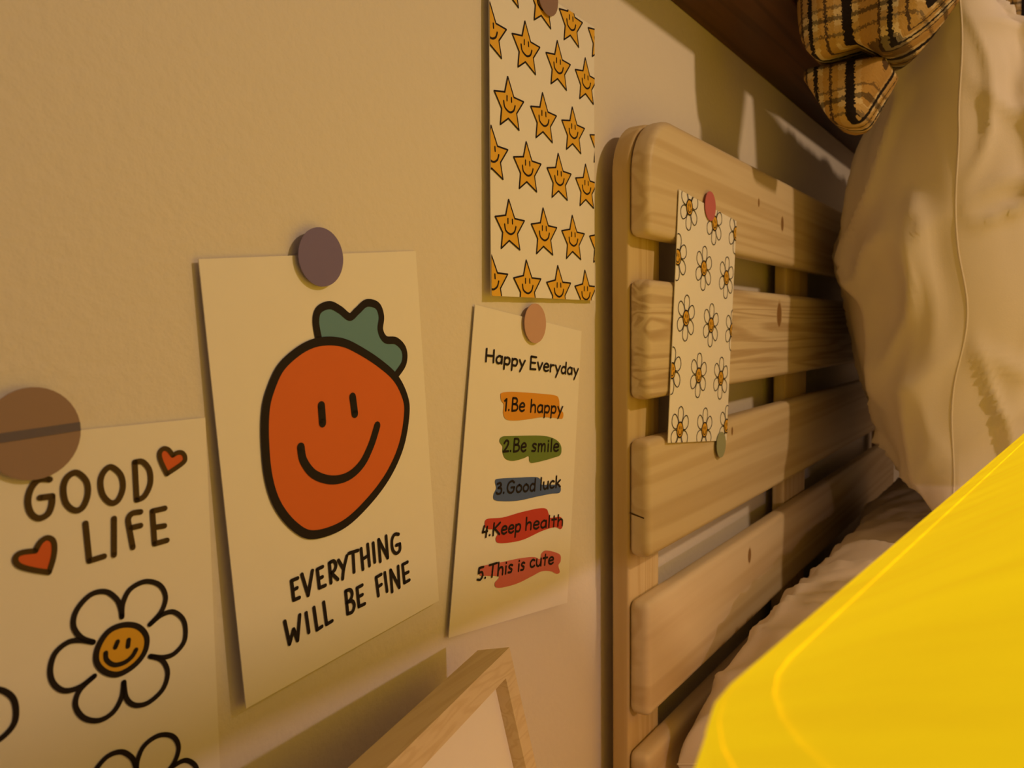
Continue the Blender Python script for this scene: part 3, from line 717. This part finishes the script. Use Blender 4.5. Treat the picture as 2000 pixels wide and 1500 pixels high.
# rim line measured on the wall side; local frame: p along the rim, d away from the wall, h up
RA = Vector((.1603, -.2418, ZC - .07)); RB = Vector((.5921, -.2735, ZC - .07))
pd = (RB - RA).normalized(); dd_ = Vector((pd.y, -pd.x, 0)).normalized()
P0, P1, DEPTH, INS, SLOPE = -.058, .58, .40, .165, .62
def sp(p, d, h): return RA + pd * p + dd_ * d + Vector((0, 0, h))
def rloop(ins, h, r=.045, k=8):
    pts = []
    p0, p1, d0, d1 = P0 + ins, P1 - ins, ins, DEPTH - ins
    r = max(.012, r - ins * .15)
    for cx, cy, a0 in ((p0 + r, d0 + r, 180), (p1 - r, d0 + r, 270), (p1 - r, d1 - r, 0), (p0 + r, d1 - r, 90)):
        for i in range(k + 1):
            a = math.radians(a0 + 90 * i / k); pts.append(sp(cx + r * math.cos(a), cy + r * math.sin(a), h))
    return pts
sb = bmesh.new(); loops = []
for ins, hh in ((-.016, -.064), (-.008, -.032), (0, 0), (.02, .02 * SLOPE), (.055, .055 * SLOPE), (.10, .115), (.14, .185), (INS, .243)):  # unseen tall top, shaped to keep pendant light off the lower wall
    loops.append([sb.verts.new(p) for p in rloop(ins, hh)])
nl = len(loops[0])
for a, b in zip(loops, loops[1:]):
    for i in range(nl): sb.faces.new((a[i], a[(i + 1) % nl], b[(i + 1) % nl], b[i]))
sb.faces.new(loops[-1])
shd = bm_obj('shade', sb, M['shade'], lamp, False)
so_ = shd.modifiers.new('thickness', 'SOLIDIFY'); so_.thickness = .0015; so_.offset = 1
hm = bmesh.new(); hl = [[hm.verts.new(p) for p in rloop(i_, i_ * SLOPE + .0022)] for i_ in (.0005, .0075)] + [[hm.verts.new(p) for p in rloop(.0075, .0075 * SLOPE + .0010)]]
for a, b in zip(hl, hl[1:]):
    for i in range(nl): hm.faces.new((a[i], a[(i + 1) % nl], b[(i + 1) % nl], b[i]))
bm_obj('hem', hm, M['shade'], lamp, False)
for ri, rh, rr in ((.0005, 0, .0024), (-.016, -.064, .0024)):
    rim = rloop(ri, rh); rim.append(rim[0])
    bm_obj('rim_band', tube_bm([Vector(p) for p in rim], rr, 10), M['shade'], lamp, True)
bm_obj('base', lathe_bm([(.075, 0), (.075, .012), (.03, .022), (.010, .03)], 40, (BULB.x, BULB.y, NZ)), M['metal'], lamp, True)
bm_obj('stem', lathe_bm([(.007, .025), (.007, BULB.z - NZ - .05), (.016, BULB.z - NZ - .045), (.016, BULB.z - NZ - .015), (.010, BULB.z - NZ - .012)], 20, (BULB.x, BULB.y, NZ)), M['metal'], lamp, True)
bl = bpy.data.lights.new('lamp_bulb', 'POINT'); bl.energy = BULB_W; bl.color = BULB_C; bl.shadow_soft_size = .006
blo = bpy.data.objects.new('lamp_bulb', bl); COL.objects.link(blo); blo.location = BULB

# ------------------------------------------------------------------ pendant lamp that lights the room
pl = thing('pendant_lamp', 'warm globe pendant lamp hanging in the room', 'lamp')
bm_obj('cord', tube_bm([PENDANT + Vector((0, 0, .13)), Vector((PENDANT.x, PENDANT.y, 2.45))], .003), M['wire'], pl)
bm_obj('cap', lathe_bm([(.004, .13), (.03, .12), (.035, .10)], 24, PENDANT), M['metal'], pl, True)
pe = bpy.data.lights.new('pendant_light', 'POINT'); pe.energy = PENDANT_W; pe.color = PENDANT_C; pe.shadow_soft_size = .03
peo = bpy.data.objects.new('pendant_light', pe); COL.objects.link(peo); peo.location = PENDANT

# thin wire in front of the end wall
def atx(u, v, x):
    r = ray(u, v); return CAM + r * (x / r.x)
wp = [atx(u, v, 2.63) for u, v in ((1966, 122), (1978, 110), (1988, 102), (2002, 98), (2020, 104), (2030, 125))]
tag(bm_obj('cable', tube_bm([Vector((2.63, *q)) for q in catmull([(v.y, v.z) for v in wp])], .004, 6), M['wire'], None, True), 'thin dark cable looping on the end wall beyond the pillow', 'cable')
